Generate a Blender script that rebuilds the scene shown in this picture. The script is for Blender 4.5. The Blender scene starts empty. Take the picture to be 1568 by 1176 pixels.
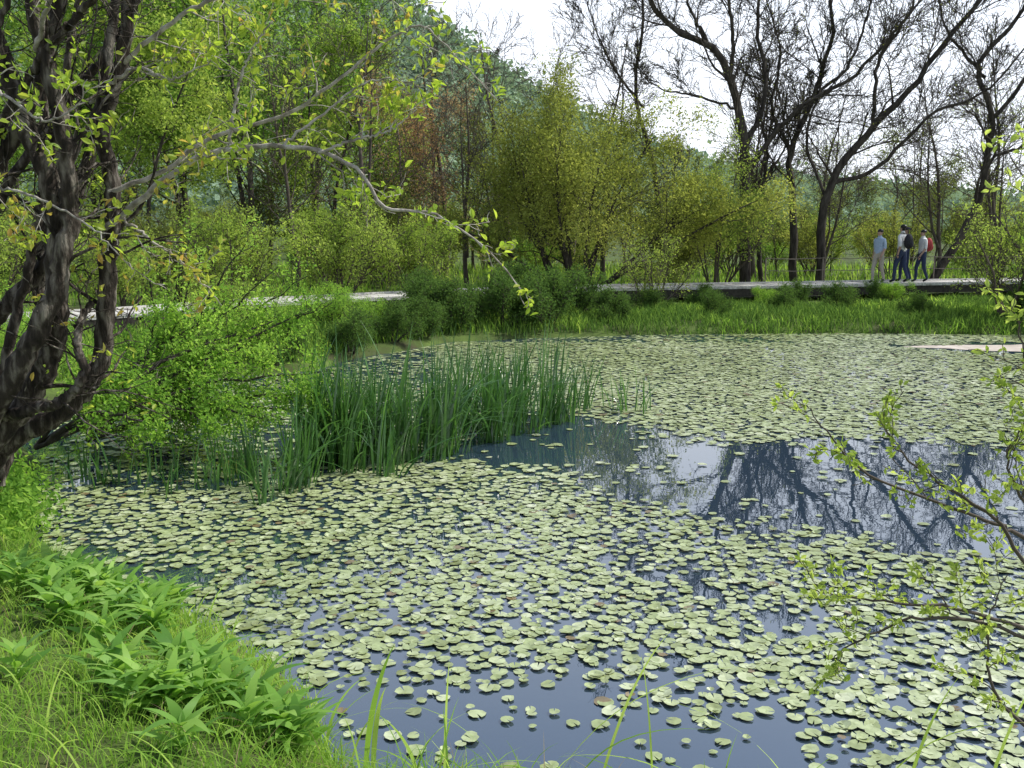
import bpy, math, random
import numpy as np
from mathutils import Vector, Matrix
from collections import defaultdict
rng=np.random.default_rng(11); random.seed(11)
SC=bpy.context.scene
COL=SC.collection

# ------------------------------------------------------------ helpers
def link(ob,parent=None):
    COL.objects.link(ob)
    if parent: ob.parent=parent
    return ob
def empty(name,loc=(0,0,0)):
    e=bpy.data.objects.new(name,None); e.location=loc; e.empty_display_size=.3
    return link(e)
RAW={}
def build(name,parts,mats,keep=False):
    """parts: list of (V (n,3), F (m,k), matidx, rnd (n,) or None, smooth)"""
    if keep: RAW[name]=(parts,mats)
    Vs=[];idx=[];starts=[];mi=[];sm=[];rn=[];off=0;ls=0
    for V,F,m,r,s in parts:
        if len(F)==0: continue
        Vs.append(V); F=np.asarray(F); k=F.shape[1]
        idx.append((F+off).ravel()); starts.append(ls+np.arange(len(F))*k); ls+=F.size
        mi.append(np.full(len(F),m)); sm.append(np.full(len(F),s))
        rn.append(np.full(len(V),.5) if r is None else r); off+=len(V)
    V=np.concatenate(Vs);I=np.concatenate(idx);S=np.concatenate(starts)
    me=bpy.data.meshes.new(name)
    me.vertices.add(len(V)); me.vertices.foreach_set("co",V.astype(np.float32).ravel())
    me.loops.add(len(I)); me.loops.foreach_set("vertex_index",I.astype(np.int32))
    me.polygons.add(len(S)); me.polygons.foreach_set("loop_start",S.astype(np.int32))
    me.polygons.foreach_set("material_index",np.concatenate(mi).astype(np.int32))
    me.update(calc_edges=True)
    me.polygons.foreach_set("use_smooth",np.concatenate(sm).astype(bool))
    a=me.attributes.new("rnd",'FLOAT','POINT'); a.data.foreach_set("value",np.concatenate(rn).astype(np.float32))
    for m in mats: me.materials.append(m)
    me.update()
    return me
def obj(name,me,loc=(0,0,0),rz=0,sc=1,parent=None):
    o=bpy.data.objects.new(name,me); o.location=loc; o.rotation_euler=(0,0,rz)
    o.scale=(sc,sc,sc) if not isinstance(sc,tuple) else sc
    return link(o,parent)

def nz(P,f,seed=0.):
    x=P[:,0]*f+seed*1.7;y=P[:,1]*f-seed*2.3;z=(P[:,2]*f if P.shape[1]>2 else 0)+seed
    return (np.sin(x*1.0+1.3*np.sin(y*.9+z*.7))+np.sin(y*1.3+1.1*np.sin(z*1.2+x*.8)+2)+np.sin(z*1.1+x*.6-y*.5+1.4*np.sin(x*1.7+y*.4)))/3

# ------------------------------------------------------------ materials
def newmat(name):
    m=bpy.data.materials.new(name); m.use_nodes=True; m.node_tree.nodes.clear()
    return m,m.node_tree.nodes,m.node_tree.links
def ramp(N,cols,pos=None):
    r=N.new('ShaderNodeValToRGB'); e=r.color_ramp.elements
    n=len(cols)
    while len(e)<n: e.new(.5)
    for i,c in enumerate(cols):
        e[i].position=(i/(n-1) if pos is None else pos[i]); e[i].color=(*c,1)
    return r
LB=1.6
def leafmat(name,cols,transl=.4,rough=.5,tb=1.35,spec=.3,lb=None,glossy=False):
    m,N,L=newmat(name)
    k=lb or LB
    # slight desaturation keeps the spring greens from going neon
    cols=[tuple(k*(x*.93+.07*(c[0]+c[1]+c[2])/3*1.15) for x in c) for c in cols]
    a=N.new('ShaderNodeAttribute'); a.attribute_name='rnd'
    r=ramp(N,cols); L.new(a.outputs['Fac'],r.inputs[0])
    if glossy:
        p=N.new('ShaderNodeBsdfPrincipled'); p.inputs['Roughness'].default_value=rough
        p.inputs['Specular IOR Level'].default_value=spec
        L.new(r.outputs[0],p.inputs['Base Color'])
    else:
        p=N.new('ShaderNodeBsdfDiffuse'); L.new(r.outputs[0],p.inputs[0])
    t=N.new('ShaderNodeBsdfTranslucent')
    mu=N.new('ShaderNodeMix'); mu.data_type='RGBA'; mu.blend_type='MULTIPLY'; mu.inputs[0].default_value=1
    L.new(r.outputs[0],mu.inputs[6]); mu.inputs[7].default_value=(tb*1.2,tb*1.15,tb*.8,1)
    L.new(mu.outputs[2],t.inputs[0])
    mx=N.new('ShaderNodeMixShader'); mx.inputs[0].default_value=transl
    L.new(p.outputs[0],mx.inputs[1]); L.new(t.outputs[0],mx.inputs[2])
    o=N.new('ShaderNodeOutputMaterial'); L.new(mx.outputs[0],o.inputs[0])
    return m
def noisemat(name,cols,scale=5,rough=.9,bump=.3,stretch=(1,1,1),detail=6,spec=.2,bs=None,pos=None):
    m,N,L=newmat(name)
    tc=N.new('ShaderNodeTexCoord'); mp=N.new('ShaderNodeMapping'); mp.inputs['Scale'].default_value=stretch
    L.new(tc.outputs['Object'],mp.inputs[0])
    n=N.new('ShaderNodeTexNoise'); n.inputs['Scale'].default_value=scale; n.inputs['Detail'].default_value=detail
    L.new(mp.outputs[0],n.inputs['Vector'])
    r=ramp(N,cols,pos if pos else [.3+.4*i/(len(cols)-1) for i in range(len(cols))]); L.new(n.outputs[0],r.inputs[0])
    p=N.new('ShaderNodeBsdfPrincipled'); p.inputs['Roughness'].default_value=rough; p.inputs['Specular IOR Level'].default_value=spec
    L.new(r.outputs[0],p.inputs['Base Color'])
    if bump>0:
        n2=N.new('ShaderNodeTexNoise'); n2.inputs['Scale'].default_value=bs or scale*2; n2.inputs['Detail'].default_value=5
        L.new(mp.outputs[0],n2.inputs['Vector'])
        b=N.new('ShaderNodeBump'); b.inputs['Strength'].default_value=bump; b.inputs['Distance'].default_value=.03
        L.new(n2.outputs[0],b.inputs['Height']); L.new(b.outputs[0],p.inputs['Normal'])
    o=N.new('ShaderNodeOutputMaterial'); L.new(p.outputs[0],o.inputs[0])
    return m
def plain(name,c,rough=.7,spec=.3):
    d=tuple(x*.8 for x in c)
    return noisemat(name,[d,c],scale=30,rough=rough,bump=0,spec=spec)

M_ground=noisemat('soil_and_grass',[(.055,.047,.026),(.06,.09,.02),(.11,.165,.035)],scale=1.3,bump=.6,bs=9)
M_bark_dark=noisemat('bark_dark',[(.022,.018,.014),(.055,.047,.038),(.10,.088,.07)],scale=9,stretch=(1,1,.25),bump=1.,bs=22)
M_bark_near=noisemat('bark_near',[(.010,.008,.006),(.042,.033,.026),(.23,.205,.17)],scale=16,stretch=(1,1,.3),bump=1.,bs=40,detail=9)
M_bark_grey=noisemat('bark_grey',[(.14,.12,.095),(.32,.29,.25),(.5,.47,.42)],scale=14,bump=.5)
M_bark_mid=noisemat('bark_mid',[(.06,.05,.038),(.12,.10,.08)],scale=7,stretch=(1,1,.3),bump=0)
M_bark_pale=noisemat('bark_pale',[(.14,.12,.09),(.24,.21,.17)],scale=7,bump=0)
M_leaf_olive=leafmat('leaf_olive',[(.10,.125,.022),(.16,.19,.036),(.24,.265,.065)],.5)
M_leaf_green=leafmat('leaf_green',[(.055,.115,.018),(.11,.20,.03),(.19,.29,.05)],.5)
M_leaf_yel=leafmat('leaf_yellowgreen',[(.09,.15,.024),(.17,.24,.038),(.26,.325,.075)],.5)
M_leaf_bright=leafmat('leaf_bright',[(.045,.11,.014),(.11,.22,.026),(.22,.34,.05)],.5)
M_leaf_near=leafmat('leaf_near',[(.12,.19,.016),(.17,.25,.02),(.22,.28,.03),(.25,.17,.04)],.6,rough=.45,glossy=True)
M_leaf_dark=leafmat('leaf_dark',[(.025,.05,.013),(.045,.09,.02),(.085,.15,.03)],.4)
M_leaf_mid=leafmat('leaf_mid_olive',[(.06,.08,.02),(.10,.125,.028),(.16,.19,.046)],.45)
M_leaf_red=leafmat('leaf_russet',[(.20,.12,.07),(.27,.18,.10),(.3,.24,.13)],.45,lb=1.4)
M_leaf_hill_haze=leafmat('leaf_hill_haze',[(.10,.15,.105),(.14,.20,.135),(.18,.24,.155)],.25,lb=1.75)  # bluish distance haze is painted into the leaf colour, no volume
M_grass=leafmat('grass_blade',[(.08,.165,.02),(.15,.265,.034),(.25,.345,.06)],.5)
M_sedge=leafmat('sedge_blade',[(.03,.07,.014),(.06,.12,.02),(.105,.18,.034)],.4)
M_straw=leafmat('dry_grass',[(.25,.2,.1),(.35,.29,.16)],.3,lb=1)
M_reed=leafmat('reed_blade',[(.025,.08,.016),(.045,.13,.024),(.08,.19,.038)],.35,rough=.25,spec=.8,lb=1.2,glossy=True)
M_broad=leafmat('broadleaf',[(.06,.15,.02),(.12,.24,.03),(.19,.31,.055)],.45,rough=.5,spec=.35,glossy=True)
M_wood=noisemat('weathered_wood',[(.40,.38,.35),(.7,.68,.64)],scale=12,stretch=(1,6,1),bump=.2,rough=.7)
M_woodd=noisemat('weathered_wood_dark',[(.03,.027,.023),(.065,.057,.048)],scale=12,bump=.2)

def padmat():
    m,N,L=newmat('lily_pad_leaf')
    a=N.new('ShaderNodeAttribute'); a.attribute_name='rnd'
    r=ramp(N,[(.2,.15,.07),(.21,.24,.085),(.31,.37,.16),(.41,.465,.25),(.53,.57,.385)],[0,.05,.35,.75,1])
    L.new(a.outputs['Fac'],r.inputs[0])
    tc=N.new('ShaderNodeTexCoord'); n=N.new('ShaderNodeTexNoise'); n.inputs['Scale'].default_value=25
    L.new(tc.outputs['Object'],n.inputs['Vector'])
    mu=N.new('ShaderNodeMix'); mu.data_type='RGBA'; mu.blend_type='MULTIPLY'; mu.inputs[0].default_value=.6
    r2=ramp(N,[(.6,.6,.5),(1.2,1.2,1.2)],[.3,.7]); L.new(n.outputs[0],r2.inputs[0])
    L.new(r.outputs[0],mu.inputs[6]); L.new(r2.outputs[0],mu.inputs[7])
    p=N.new('ShaderNodeBsdfPrincipled'); p.inputs['Roughness'].default_value=.28; p.inputs['Specular IOR Level'].default_value=1.
    L.new(mu.outputs[2],p.inputs['Base Color'])
    b=N.new('ShaderNodeBump'); b.inputs['Strength'].default_value=.3; b.inputs['Distance'].default_value=.01
    L.new(n.outputs[0],b.inputs['Height']); L.new(b.outputs[0],p.inputs['Normal'])
    o=N.new('ShaderNodeOutputMaterial'); L.new(p.outputs[0],o.inputs[0]); return m
M_pad=padmat()
def watermat():
    m,N,L=newmat('pond_water')
    tc=N.new('ShaderNodeTexCoord'); n=N.new('ShaderNodeTexNoise'); n.inputs['Scale'].default_value=3.2; n.inputs['Detail'].default_value=3
    L.new(tc.outputs['Object'],n.inputs['Vector'])
    b=N.new('ShaderNodeBump'); b.inputs['Strength'].default_value=.03; b.inputs['Distance'].default_value=.02
    L.new(n.outputs[0],b.inputs['Height'])
    p=N.new('ShaderNodeBsdfPrincipled'); p.inputs['Base Color'].default_value=(.024,.042,.065,1)
    p.inputs['Roughness'].default_value=.01; p.inputs['IOR'].default_value=3.3
    L.new(b.outputs[0],p.inputs['Normal'])
    o=N.new('ShaderNodeOutputMaterial'); L.new(p.outputs[0],o.inputs[0]); return m
M_water=watermat()

# ------------------------------------------------------------ terrain
POND=np.array([(-.85,4.45),(-1.05,4.9),(-1.8,5.7),(-2.85,6.6),(-3.85,7.6),(-4.25,8.5),(-4.7,9.6),(-5.6,11.5),(-6.2,14),(-5.5,15.5),
 (-3.4,16.8),(-2.5,19),(-1.2,21),(1,21.8),(3.2,22.3),(7,22.6),(11.3,22.3),(15,22.5),(20,19),(20,8),(14,3),(6,1.9),(2.6,3.1),(1.4,3.7),(.5,4.0),(-.1,4.1),(-.6,4.15)])
def sdist(P,poly):
    x=P[:,0];y=P[:,1];d=np.full(len(P),1e9);ins=np.zeros(len(P),bool)
    n=len(poly)
    for i in range(n):
        a=poly[i];b=poly[(i+1)%n];e=b-a
        w=np.stack([x-a[0],y-a[1]],1);t=np.clip((w@e)/(e@e),0,1)
        q=w-t[:,None]*e;d=np.minimum(d,(q**2).sum(1))
        c=((a[1]>y)!=(b[1]>y));
        xi=(b[0]-a[0])*(y-a[1])/((b[1]-a[1])+1e-12)+a[0]
        ins^=(c&(x<xi))
    d=np.sqrt(d);return np.where(ins,-d,d)
def height(P):
    d=sdist(P,POND)+.12*nz(np.c_[P,np.zeros(len(P))],2.1,3)
    near=np.clip((11-P[:,1])/5,0,1)
    out=.2*(1-np.exp(-np.maximum(d,0)/.35))+near*(.07*(1-np.exp(-np.maximum(d,0)/.35))+.13*np.clip(d,0,4))+.05*nz(np.c_[P,np.zeros(len(P))],1.1,5)*np.clip(d,0,1)
    inn=-.6*(1-np.exp(np.minimum(d,0)/.6))
    return np.where(d>0,out,inn)
def hz(x,y): return float(height(np.array([[x,y]],float))[0])
def axis(lo,hi,fine0,fine1,step):
    a=list(np.arange(fine0,fine1+1e-6,step)); s=step;v=fine1
    while v<hi: s*=1.25; v+=s; a.append(min(v,hi))
    s=step;v=fine0
    while v>lo: s*=1.25; v-=s; a.insert(0,max(v,lo))
    return np.array(sorted(set(a)))
ax=axis(-900,900,-10,22,.2); ay=axis(-300,1500,0,26,.2)
gx,gy=np.meshgrid(ax,ay); G=np.c_[gx.ravel(),gy.ravel()]
V=np.c_[G,height(G)]
nx,ny=len(ax),len(ay)
i=np.arange(nx*ny).reshape(ny,nx)
F=np.stack([i[:-1,:-1],i[:-1,1:],i[1:,1:],i[1:,:-1]],-1).reshape(-1,4)
obj('ground',build('ground',[(V,F,0,None,True)],[M_ground]))
c=POND.mean(0); W=POND+(POND-c)/np.linalg.norm(POND-c,axis=1)[:,None]*.45
W3=np.c_[W,np.zeros(len(W))]
obj('pond_water',build('pond_water',[(W3,np.arange(len(W))[None,::-1],0,None,False)],[M_water]))

# ------------------------------------------------------------ lily pads
B=np.array([(-1.6,11.9),(-.4,13.0),(.8,12.9),(1.7,11.9),(2.7,11.1),(3.9,11.3),(5.8,11.0),(14,10.8),(14,7.8),(4.2,7.4),(3.2,7.6),(2.5,7.9),(1.5,8.4),(1.1,9),(.8,9.7),(0,10.1),(-.9,10.6)])
Cc=np.array([(-1.5,5.35),(-.6,5.3),(-.3,5.1),(.24,5.1),(.95,4.9),(1.35,4.55),(1.4,3.2),(-1.2,3.2)])
PALE=np.array([(7.7,20.2),(8.6,19.3),(11,18.9),(15,19.1),(17,20.2),(14,20.9),(10,20.8)])
def padset(s,R0,R1,ylo,yhi,K,over,base):
    X,Y=np.meshgrid(np.arange(-6.5,20,s),np.arange(ylo,yhi,s*.87))
    X=X+((np.arange(X.shape[0])%2)*s/2)[:,None]
    P=np.c_[X.ravel(),Y.ravel()]; P+=rng.normal(0,s*.4,P.shape)
    keep=sdist(P,POND)<-.10
    keep&=(np.abs(P[:,0])<P[:,1]*.58+1.5)
    P=P[keep]
    P3=np.c_[P,np.zeros(len(P))]
    j=np.c_[nz(P3,2.3,1),nz(P3,2.6,2)]*.28+np.c_[nz(P3,7,3),nz(P3,7,4)]*.14+rng.normal(0,.06,P.shape)
    Q=P+j
    dens=np.full(len(P),float(base))
    n1=nz(P3,1.5,7)+.5*nz(P3,4.3,9)+.35*nz(P3,9.,2)
    dens-=np.clip(n1-.42,0,1)*1.0*(P[:,1]<9)
    n2=nz(P3,8.5,12)+.7*nz(P3,17,13); dens-=np.clip(n2-.55,0,1)*.9
    b=sdist(Q,B); dens=np.where(b<0,.02+.2*(nz(P3,3.1,5)>.62),np.where(b<.4,dens*(.35+1.5*b),dens))
    cc=sdist(Q,Cc); dens=np.where(cc<0,.13+.35*(nz(P3,3.5,8)>.5),np.where(cc<.6,dens*(.45+.8*cc),dens))
    left=np.array([(-6,9.5),(-2.6,9.3),(-.6,10.6),(.2,12.4),(-1,16),(-2,21),(-7,16)])
    l=sdist(Q,left); dens=np.where(l<0,.35,dens)
    dens=np.where(sdist(Q,PALE)<0,.0,dens)
    dens=np.where((P[:,1]>20.8)&(P[:,0]<5+3*n1),dens*.25,dens)
    k=rng.random(len(P))<dens
    P=P[k]; n=len(P)
    R=rng.uniform(R0,R1,n)*np.where(rng.random(n)<.3,.62,1)
    th=np.linspace(.14,2*np.pi-.14,K)
    rot=rng.uniform(0,2*np.pi,n)
    A=th[None]+rot[:,None]
    rr=R[:,None]*(1+.07*np.sin(A*3+rot[:,None]*5)+rng.normal(0,.045,(n,K)))
    tx=rng.normal(0,.04,n); ty=rng.normal(0,.04,n)
    curl=np.where(rng.random(n)<.12,rng.uniform(.1,.5,n),0)
    px=rr*np.cos(A);py=rr*np.sin(A)
    z=.007+.010*rng.random(n)[:,None]+px*tx[:,None]+py*ty[:,None]+np.maximum(px*np.cos(rot*3)[:,None],0)*curl[:,None]
    ring=np.stack([P[:,0:1]+px,P[:,1:2]+py,np.maximum(z,.002)],-1)
    cen=np.stack([P[:,0],P[:,1],.004+.01*rng.random(n)],-1)[:,None]
    V=np.concatenate([cen,ring],1).reshape(-1,3)
    bb=(np.arange(n)*(K+1))[:,None,None]
    f=np.stack([np.zeros(K-1,int),np.arange(1,K),np.arange(2,K+1)],-1)[None]
    F=(bb+f).reshape(-1,3)
    r=np.clip(rng.beta(3,2.6,n)+.2*nz(np.c_[P,np.zeros(n)],.9,4),0.05,1)
    r=np.where(rng.random(n)<.015,0.0,r)
    print('PADS',n)
    return (V,F,0,np.repeat(r,K+1),False)
obj('lily_pads',build('lily_pads',[padset(.070,.028,.052,2.5,9.5,10,0,.98),padset(.080,.038,.066,9.5,22.8,7,0,.99)],[M_pad]))
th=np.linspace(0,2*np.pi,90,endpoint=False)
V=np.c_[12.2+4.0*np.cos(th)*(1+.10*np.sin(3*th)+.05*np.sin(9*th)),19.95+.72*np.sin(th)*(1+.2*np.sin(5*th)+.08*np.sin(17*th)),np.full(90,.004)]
obj('floating_pale_film',build('pale_film',[(V,np.arange(90)[None],0,None,False)],[noisemat('pale_film',[(.42,.36,.30),(.68,.60,.53)],scale=3,bump=0,rough=.4)]))  # flat pinkish pale sheet lying on the pad-free water

# ------------------------------------------------------------ blades
def blades(P,H,W,lean,bend,prof='grass',K=6,az=None,r=None):
    n=len(P); az=rng.uniform(0,2*np.pi,n) if az is None else az
    t=np.linspace(0,1,K)[None]
    hor=np.stack([np.cos(az),np.sin(az)],-1)
    s=(lean[:,None]*t+bend[:,None]*t**2.6)*H[:,None]
    zz=H[:,None]*(t-.5*np.clip(bend,0,1.6)[:,None]*t**3.2)
    C=np.stack([P[:,0:1]+hor[:,0:1]*s,P[:,1:2]+hor[:,1:2]*s,P[:,2:3]+zz],-1)
    fa=az+np.pi/2+rng.normal(0,.6,n); side=np.stack([np.cos(fa),np.sin(fa),np.zeros(n)],-1)[:,None]
    if prof=='grass': w=(1-t**2.2)*.9+.02
    elif prof=='reed': w=np.clip(1.05-t**3,0.02,1)*(.75+.25*np.sin(t*3))
    else: w=np.sin(np.pi*np.clip(t*.97+.02,0,1)**.8)**.8
    w=w*W[:,None]/2
    V=np.stack([C-side*w[...,None],C+side*w[...,None]],2)
    V=V.reshape(-1,3)
    b=(np.arange(n)*K*2)[:,None,None]; k=np.arange(K-1)*2
    f=np.stack([k,k+1,k+3,k+2],-1)[None]
    F=(b+f).reshape(-1,4)
    rn=rng.random(n) if r is None else r
    return V,F,np.repeat(rn,K*2)
def scatter(poly,n,dmin=None,zoff=0):
    poly=np.array(poly); lo=poly.min(0);hi=poly.max(0);out=[];tot=0
    while tot<n:
        Q=rng.uniform(lo,hi,(n*2,2)); Q=Q[sdist(Q,poly)<0]; out.append(Q); tot+=len(Q)
    Q=np.concatenate(out)[:n]
    return np.c_[Q,height(Q)+zoff]
def reedbed():
    poly=[(-2.2,8.8),(-1.5,9.3),(-.75,10.4),(-.1,11.2),(.75,12.3),(.75,13.0),(-.3,12.6),(-1.5,11.4),(-2.3,10.2)]
    P=scatter(poly,72)
    per=1350; idx=rng.integers(0,72,per); Q=P[idx].copy()
    Q[:,:2]+=rng.normal(0,.065,(per,2)); Q[:,2]=-.15
    ch=rng.uniform(.55,1.15,72)[idx]
    H=np.interp(Q[:,1],[8.5,9.5,11,13],[.9,1.3,1.38,1.05])*ch*rng.uniform(.7,1.18,per)
    bend=np.where(rng.random(per)<.25,rng.uniform(.4,1.0,per),rng.uniform(0,.2,per))
    az=rng.normal(.2,1.6,per)
    V,F,r=blades(Q,H,rng.uniform(.018,.032,per),np.abs(rng.normal(0,.15,per)),bend,'reed',9,az)
    return [(V,F,0,r,True)]
obj('reed_bed',build('reed_bed',reedbed(),[M_reed]))
def reedclump(cx,cy,n,sp,h):
    Q=np.c_[rng.normal(cx,sp,n),rng.normal(cy,sp,n),np.full(n,-.1)]
    V,F,r=blades(Q,h*rng.uniform(.65,1.1,n),rng.uniform(.016,.026,n),np.abs(rng.normal(0,.15,n)),np.where(rng.random(n)<.2,.5,.1),'reed',8)
    return V,F,0,r,True
obj('reed_clump',build('reed_clump',[reedclump(1.45,13.2,16,.12,.75),reedclump(1.7,13.1,8,.1,.65)],[M_reed]))
obj('reed_clump.001',build('reed_clump.001',[reedclump(.95,13.4,20,.12,.95)],[M_reed]))
obj('reed_clump.002',build('reed_clump.002',[reedclump(-2.2,8.75,16,.05,.75),reedclump(-3.0,9.3,16,.12,.65),reedclump(-3.5,9.6,16,.14,.65),reedclump(-2.55,9.3,26,.13,.85),reedclump(-3.2,9.0,8,.08,.5),reedclump(-3.9,9.3,12,.12,.5),reedclump(-2.7,9.7,26,.15,.85),reedclump(-4.2,9.5,14,.14,.6)],[M_reed]))

# ------------------------------------------------------------ leaves and branches
def leafcloud(P,per,spread,size,aspect=.5,upbias=.4,six=False,seed=0,clump=.9):
    P=np.asarray(P,float)
    Q=np.repeat(P,per,0)+rng.normal(0,1,(len(P)*per,3))*spread
    n=len(Q)
    a=rng.normal(0,1,(n,3)); a/=np.linalg.norm(a,axis=1)[:,None]
    nn=rng.normal(0,1,(n,3)); nn[:,2]+=upbias*3; b=np.cross(nn,a); b/=np.linalg.norm(b,axis=1)[:,None]+1e-9
    c=np.cross(a,b)
    L=(size*rng.uniform(.6,1.25,n))[:,None]; Wd=L*aspect*.5
    if six:
        pts=[Q,Q+a*L*.3+b*Wd*.85+c*L*.07,Q+a*L*.62+b*Wd*.9+c*L*.07,Q+a*L-c*L*.1,Q+a*L*.62-b*Wd*.9+c*L*.07,Q+a*L*.3-b*Wd*.85+c*L*.07]
        V=np.stack(pts,1).reshape(-1,3)
        m=np.arange(n)*6
        F=np.concatenate([np.stack([m,m+1,m+2,m+3],-1),np.stack([m,m+3,m+4,m+5],-1)])
        k=6
    else:
        V=np.stack([Q,Q+a*L*.45+b*Wd+c*L*.06,Q+a*L,Q+a*L*.45-b*Wd+c*L*.06],1).reshape(-1,3)
        F=np.arange(n*4).reshape(n,4); k=4
    r=np.clip(.5+.33*nz(Q,clump,seed)+rng.normal(0,.17,n),0,.999)
    return V,F,np.repeat(r,k)
def nrm(v):
    l=math.sqrt(v[0]*v[0]+v[1]*v[1]+v[2]*v[2])+1e-12; return (v[0]/l,v[1]/l,v[2]/l)
class Tree:
    def __init__(s): s.g=defaultdict(list); s.lp=[]
    def add(s,pts,rad,sides): s.g[(len(pts),sides)].append((pts,rad))
    def mesh(s,m=0,rough=0):
        out=[]
        for (K,S),L in s.g.items():
            P=np.array([l[0] for l in L],float); R=np.array([l[1] for l in L],float)
            T=np.gradient(P,axis=1); T/=np.linalg.norm(T,axis=2)[...,None]+1e-9
            mt=np.abs(T.mean(1)); ref=np.zeros((len(L),3)); ref[np.arange(len(L)),mt.argmin(1)]=1
            u=np.cross(T,ref[:,None]); u/=np.linalg.norm(u,axis=2)[...,None]+1e-9; v=np.cross(T,u)
            th=np.arange(S)*2*np.pi/S
            RR=np.repeat(R[...,None],S,2)
            if rough and S>=8:
                RR=RR*(1+rough*np.sin(th*3+np.arange(K)[:,None]*.5)[None]+rough*.8*rng.normal(0,1,RR.shape))
            V=P[:,:,None]+RR[...,None]*(np.cos(th)[:,None]*u[:,:,None]+np.sin(th)[:,None]*v[:,:,None])
            n=len(L); id_=np.arange(n*K*S).reshape(n,K,S); nx_=np.roll(id_,-1,2)
            F=np.stack([id_[:,:-1],nx_[:,:-1],nx_[:,1:],id_[:,1:]],-1).reshape(-1,4)
            out.append((V.reshape(-1,3),F,m,None,True))
        return out
    def grow(s,p,d,L,r,lev,pa):
        K=pa['K'][lev]; pts=[p];rad=[r];seg=L/(K-1);w=pa['w'][lev];up=pa['up'][lev];g=random.gauss
        dirs=[d];tp=pa.get('taper',.35) if lev else pa.get('taper0',.35)
        for i in range(1,K):
            d=nrm((d[0]+g(0,w),d[1]+g(0,w),d[2]+g(0,w)+up))
            p=(p[0]+d[0]*seg,p[1]+d[1]*seg,p[2]+d[2]*seg)
            pts.append(p);rad.append(max(r*(1-(1-tp)*i/(K-1)),pa['rmin']));dirs.append(d)
        s.add(pts,rad,pa['S'][lev])
        if lev>=pa['leaf']: s.lp.extend(pts[1:])
        if lev<pa['max']: s.kids(pts,rad,dirs,L,lev,pa)
    def kids(s,pts,rad,dirs,L,lev,pa,n=None,t0=None):
        n=n or pa['n'][lev]; K=len(pts); t0=pa.get('t0',.2) if t0 is None else t0
        for j in range(n):
            t=t0+(1-t0)*(j+random.random())/n; f=t*(K-1); i=min(int(f),K-2); f-=i
            a,b=pts[i],pts[i+1]; q=(a[0]+(b[0]-a[0])*f,a[1]+(b[1]-a[1])*f,a[2]+(b[2]-a[2])*f)
            d=dirs[i+1]; ang=pa['ang'][lev]*random.uniform(.6,1.3)
            x=nrm((random.gauss(0,1),random.gauss(0,1),random.gauss(0,1)))
            dt=x[0]*d[0]+x[1]*d[1]+x[2]*d[2]; x=nrm((x[0]-dt*d[0],x[1]-dt*d[1],x[2]-dt*d[2]))
            c,sn=math.cos(ang),math.sin(ang)
            nd=(d[0]*c+x[0]*sn,d[1]*c+x[1]*sn,d[2]*c+x[2]*sn)
            rr=rad[i]*pa.get('rr',.6)
            s.grow(q,nd,L*pa['lr'][lev]*(1.15-.6*t)*random.uniform(.6,1.25),max(rr*random.uniform(.6,1),pa['rmin']),lev+1,pa)
def path(ctrl,n,jit=0.):
    C=np.array(ctrl,float); C=np.vstack([2*C[0]-C[1],C,2*C[-1]-C[-2]]); m=len(C)-3
    out=[]
    for t in np.linspace(0,m-1e-6,n):
        i=int(t);f=t-i;a,b,c,d=C[i:i+4]
        out.append(.5*((2*b)+(-a+c)*f+(2*a-5*b+4*c-d)*f*f+(-a+3*b-3*c+d)*f**3))
    out=np.array(out)
    if jit:
        J=rng.normal(0,jit,out.shape); J[0]=0; out+=J
    return out
def limb(T,ctrl,r0,r1,n,sides,pa=None,nk=8,Lk=1.,t0=.15,jit=0.,lev=0):
    P=path(ctrl,n,jit); R=np.linspace(r0,r1,n)
    T.add(P.tolist(),R.tolist(),sides)
    if pa and nk:
        D=np.gradient(P,axis=0); D/=np.linalg.norm(D,axis=1)[:,None]
        T.kids([tuple(p) for p in P],list(R),[tuple(d) for d in D],Lk/pa['lr'][lev],lev,pa,n=nk,t0=t0)
    return P

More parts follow.
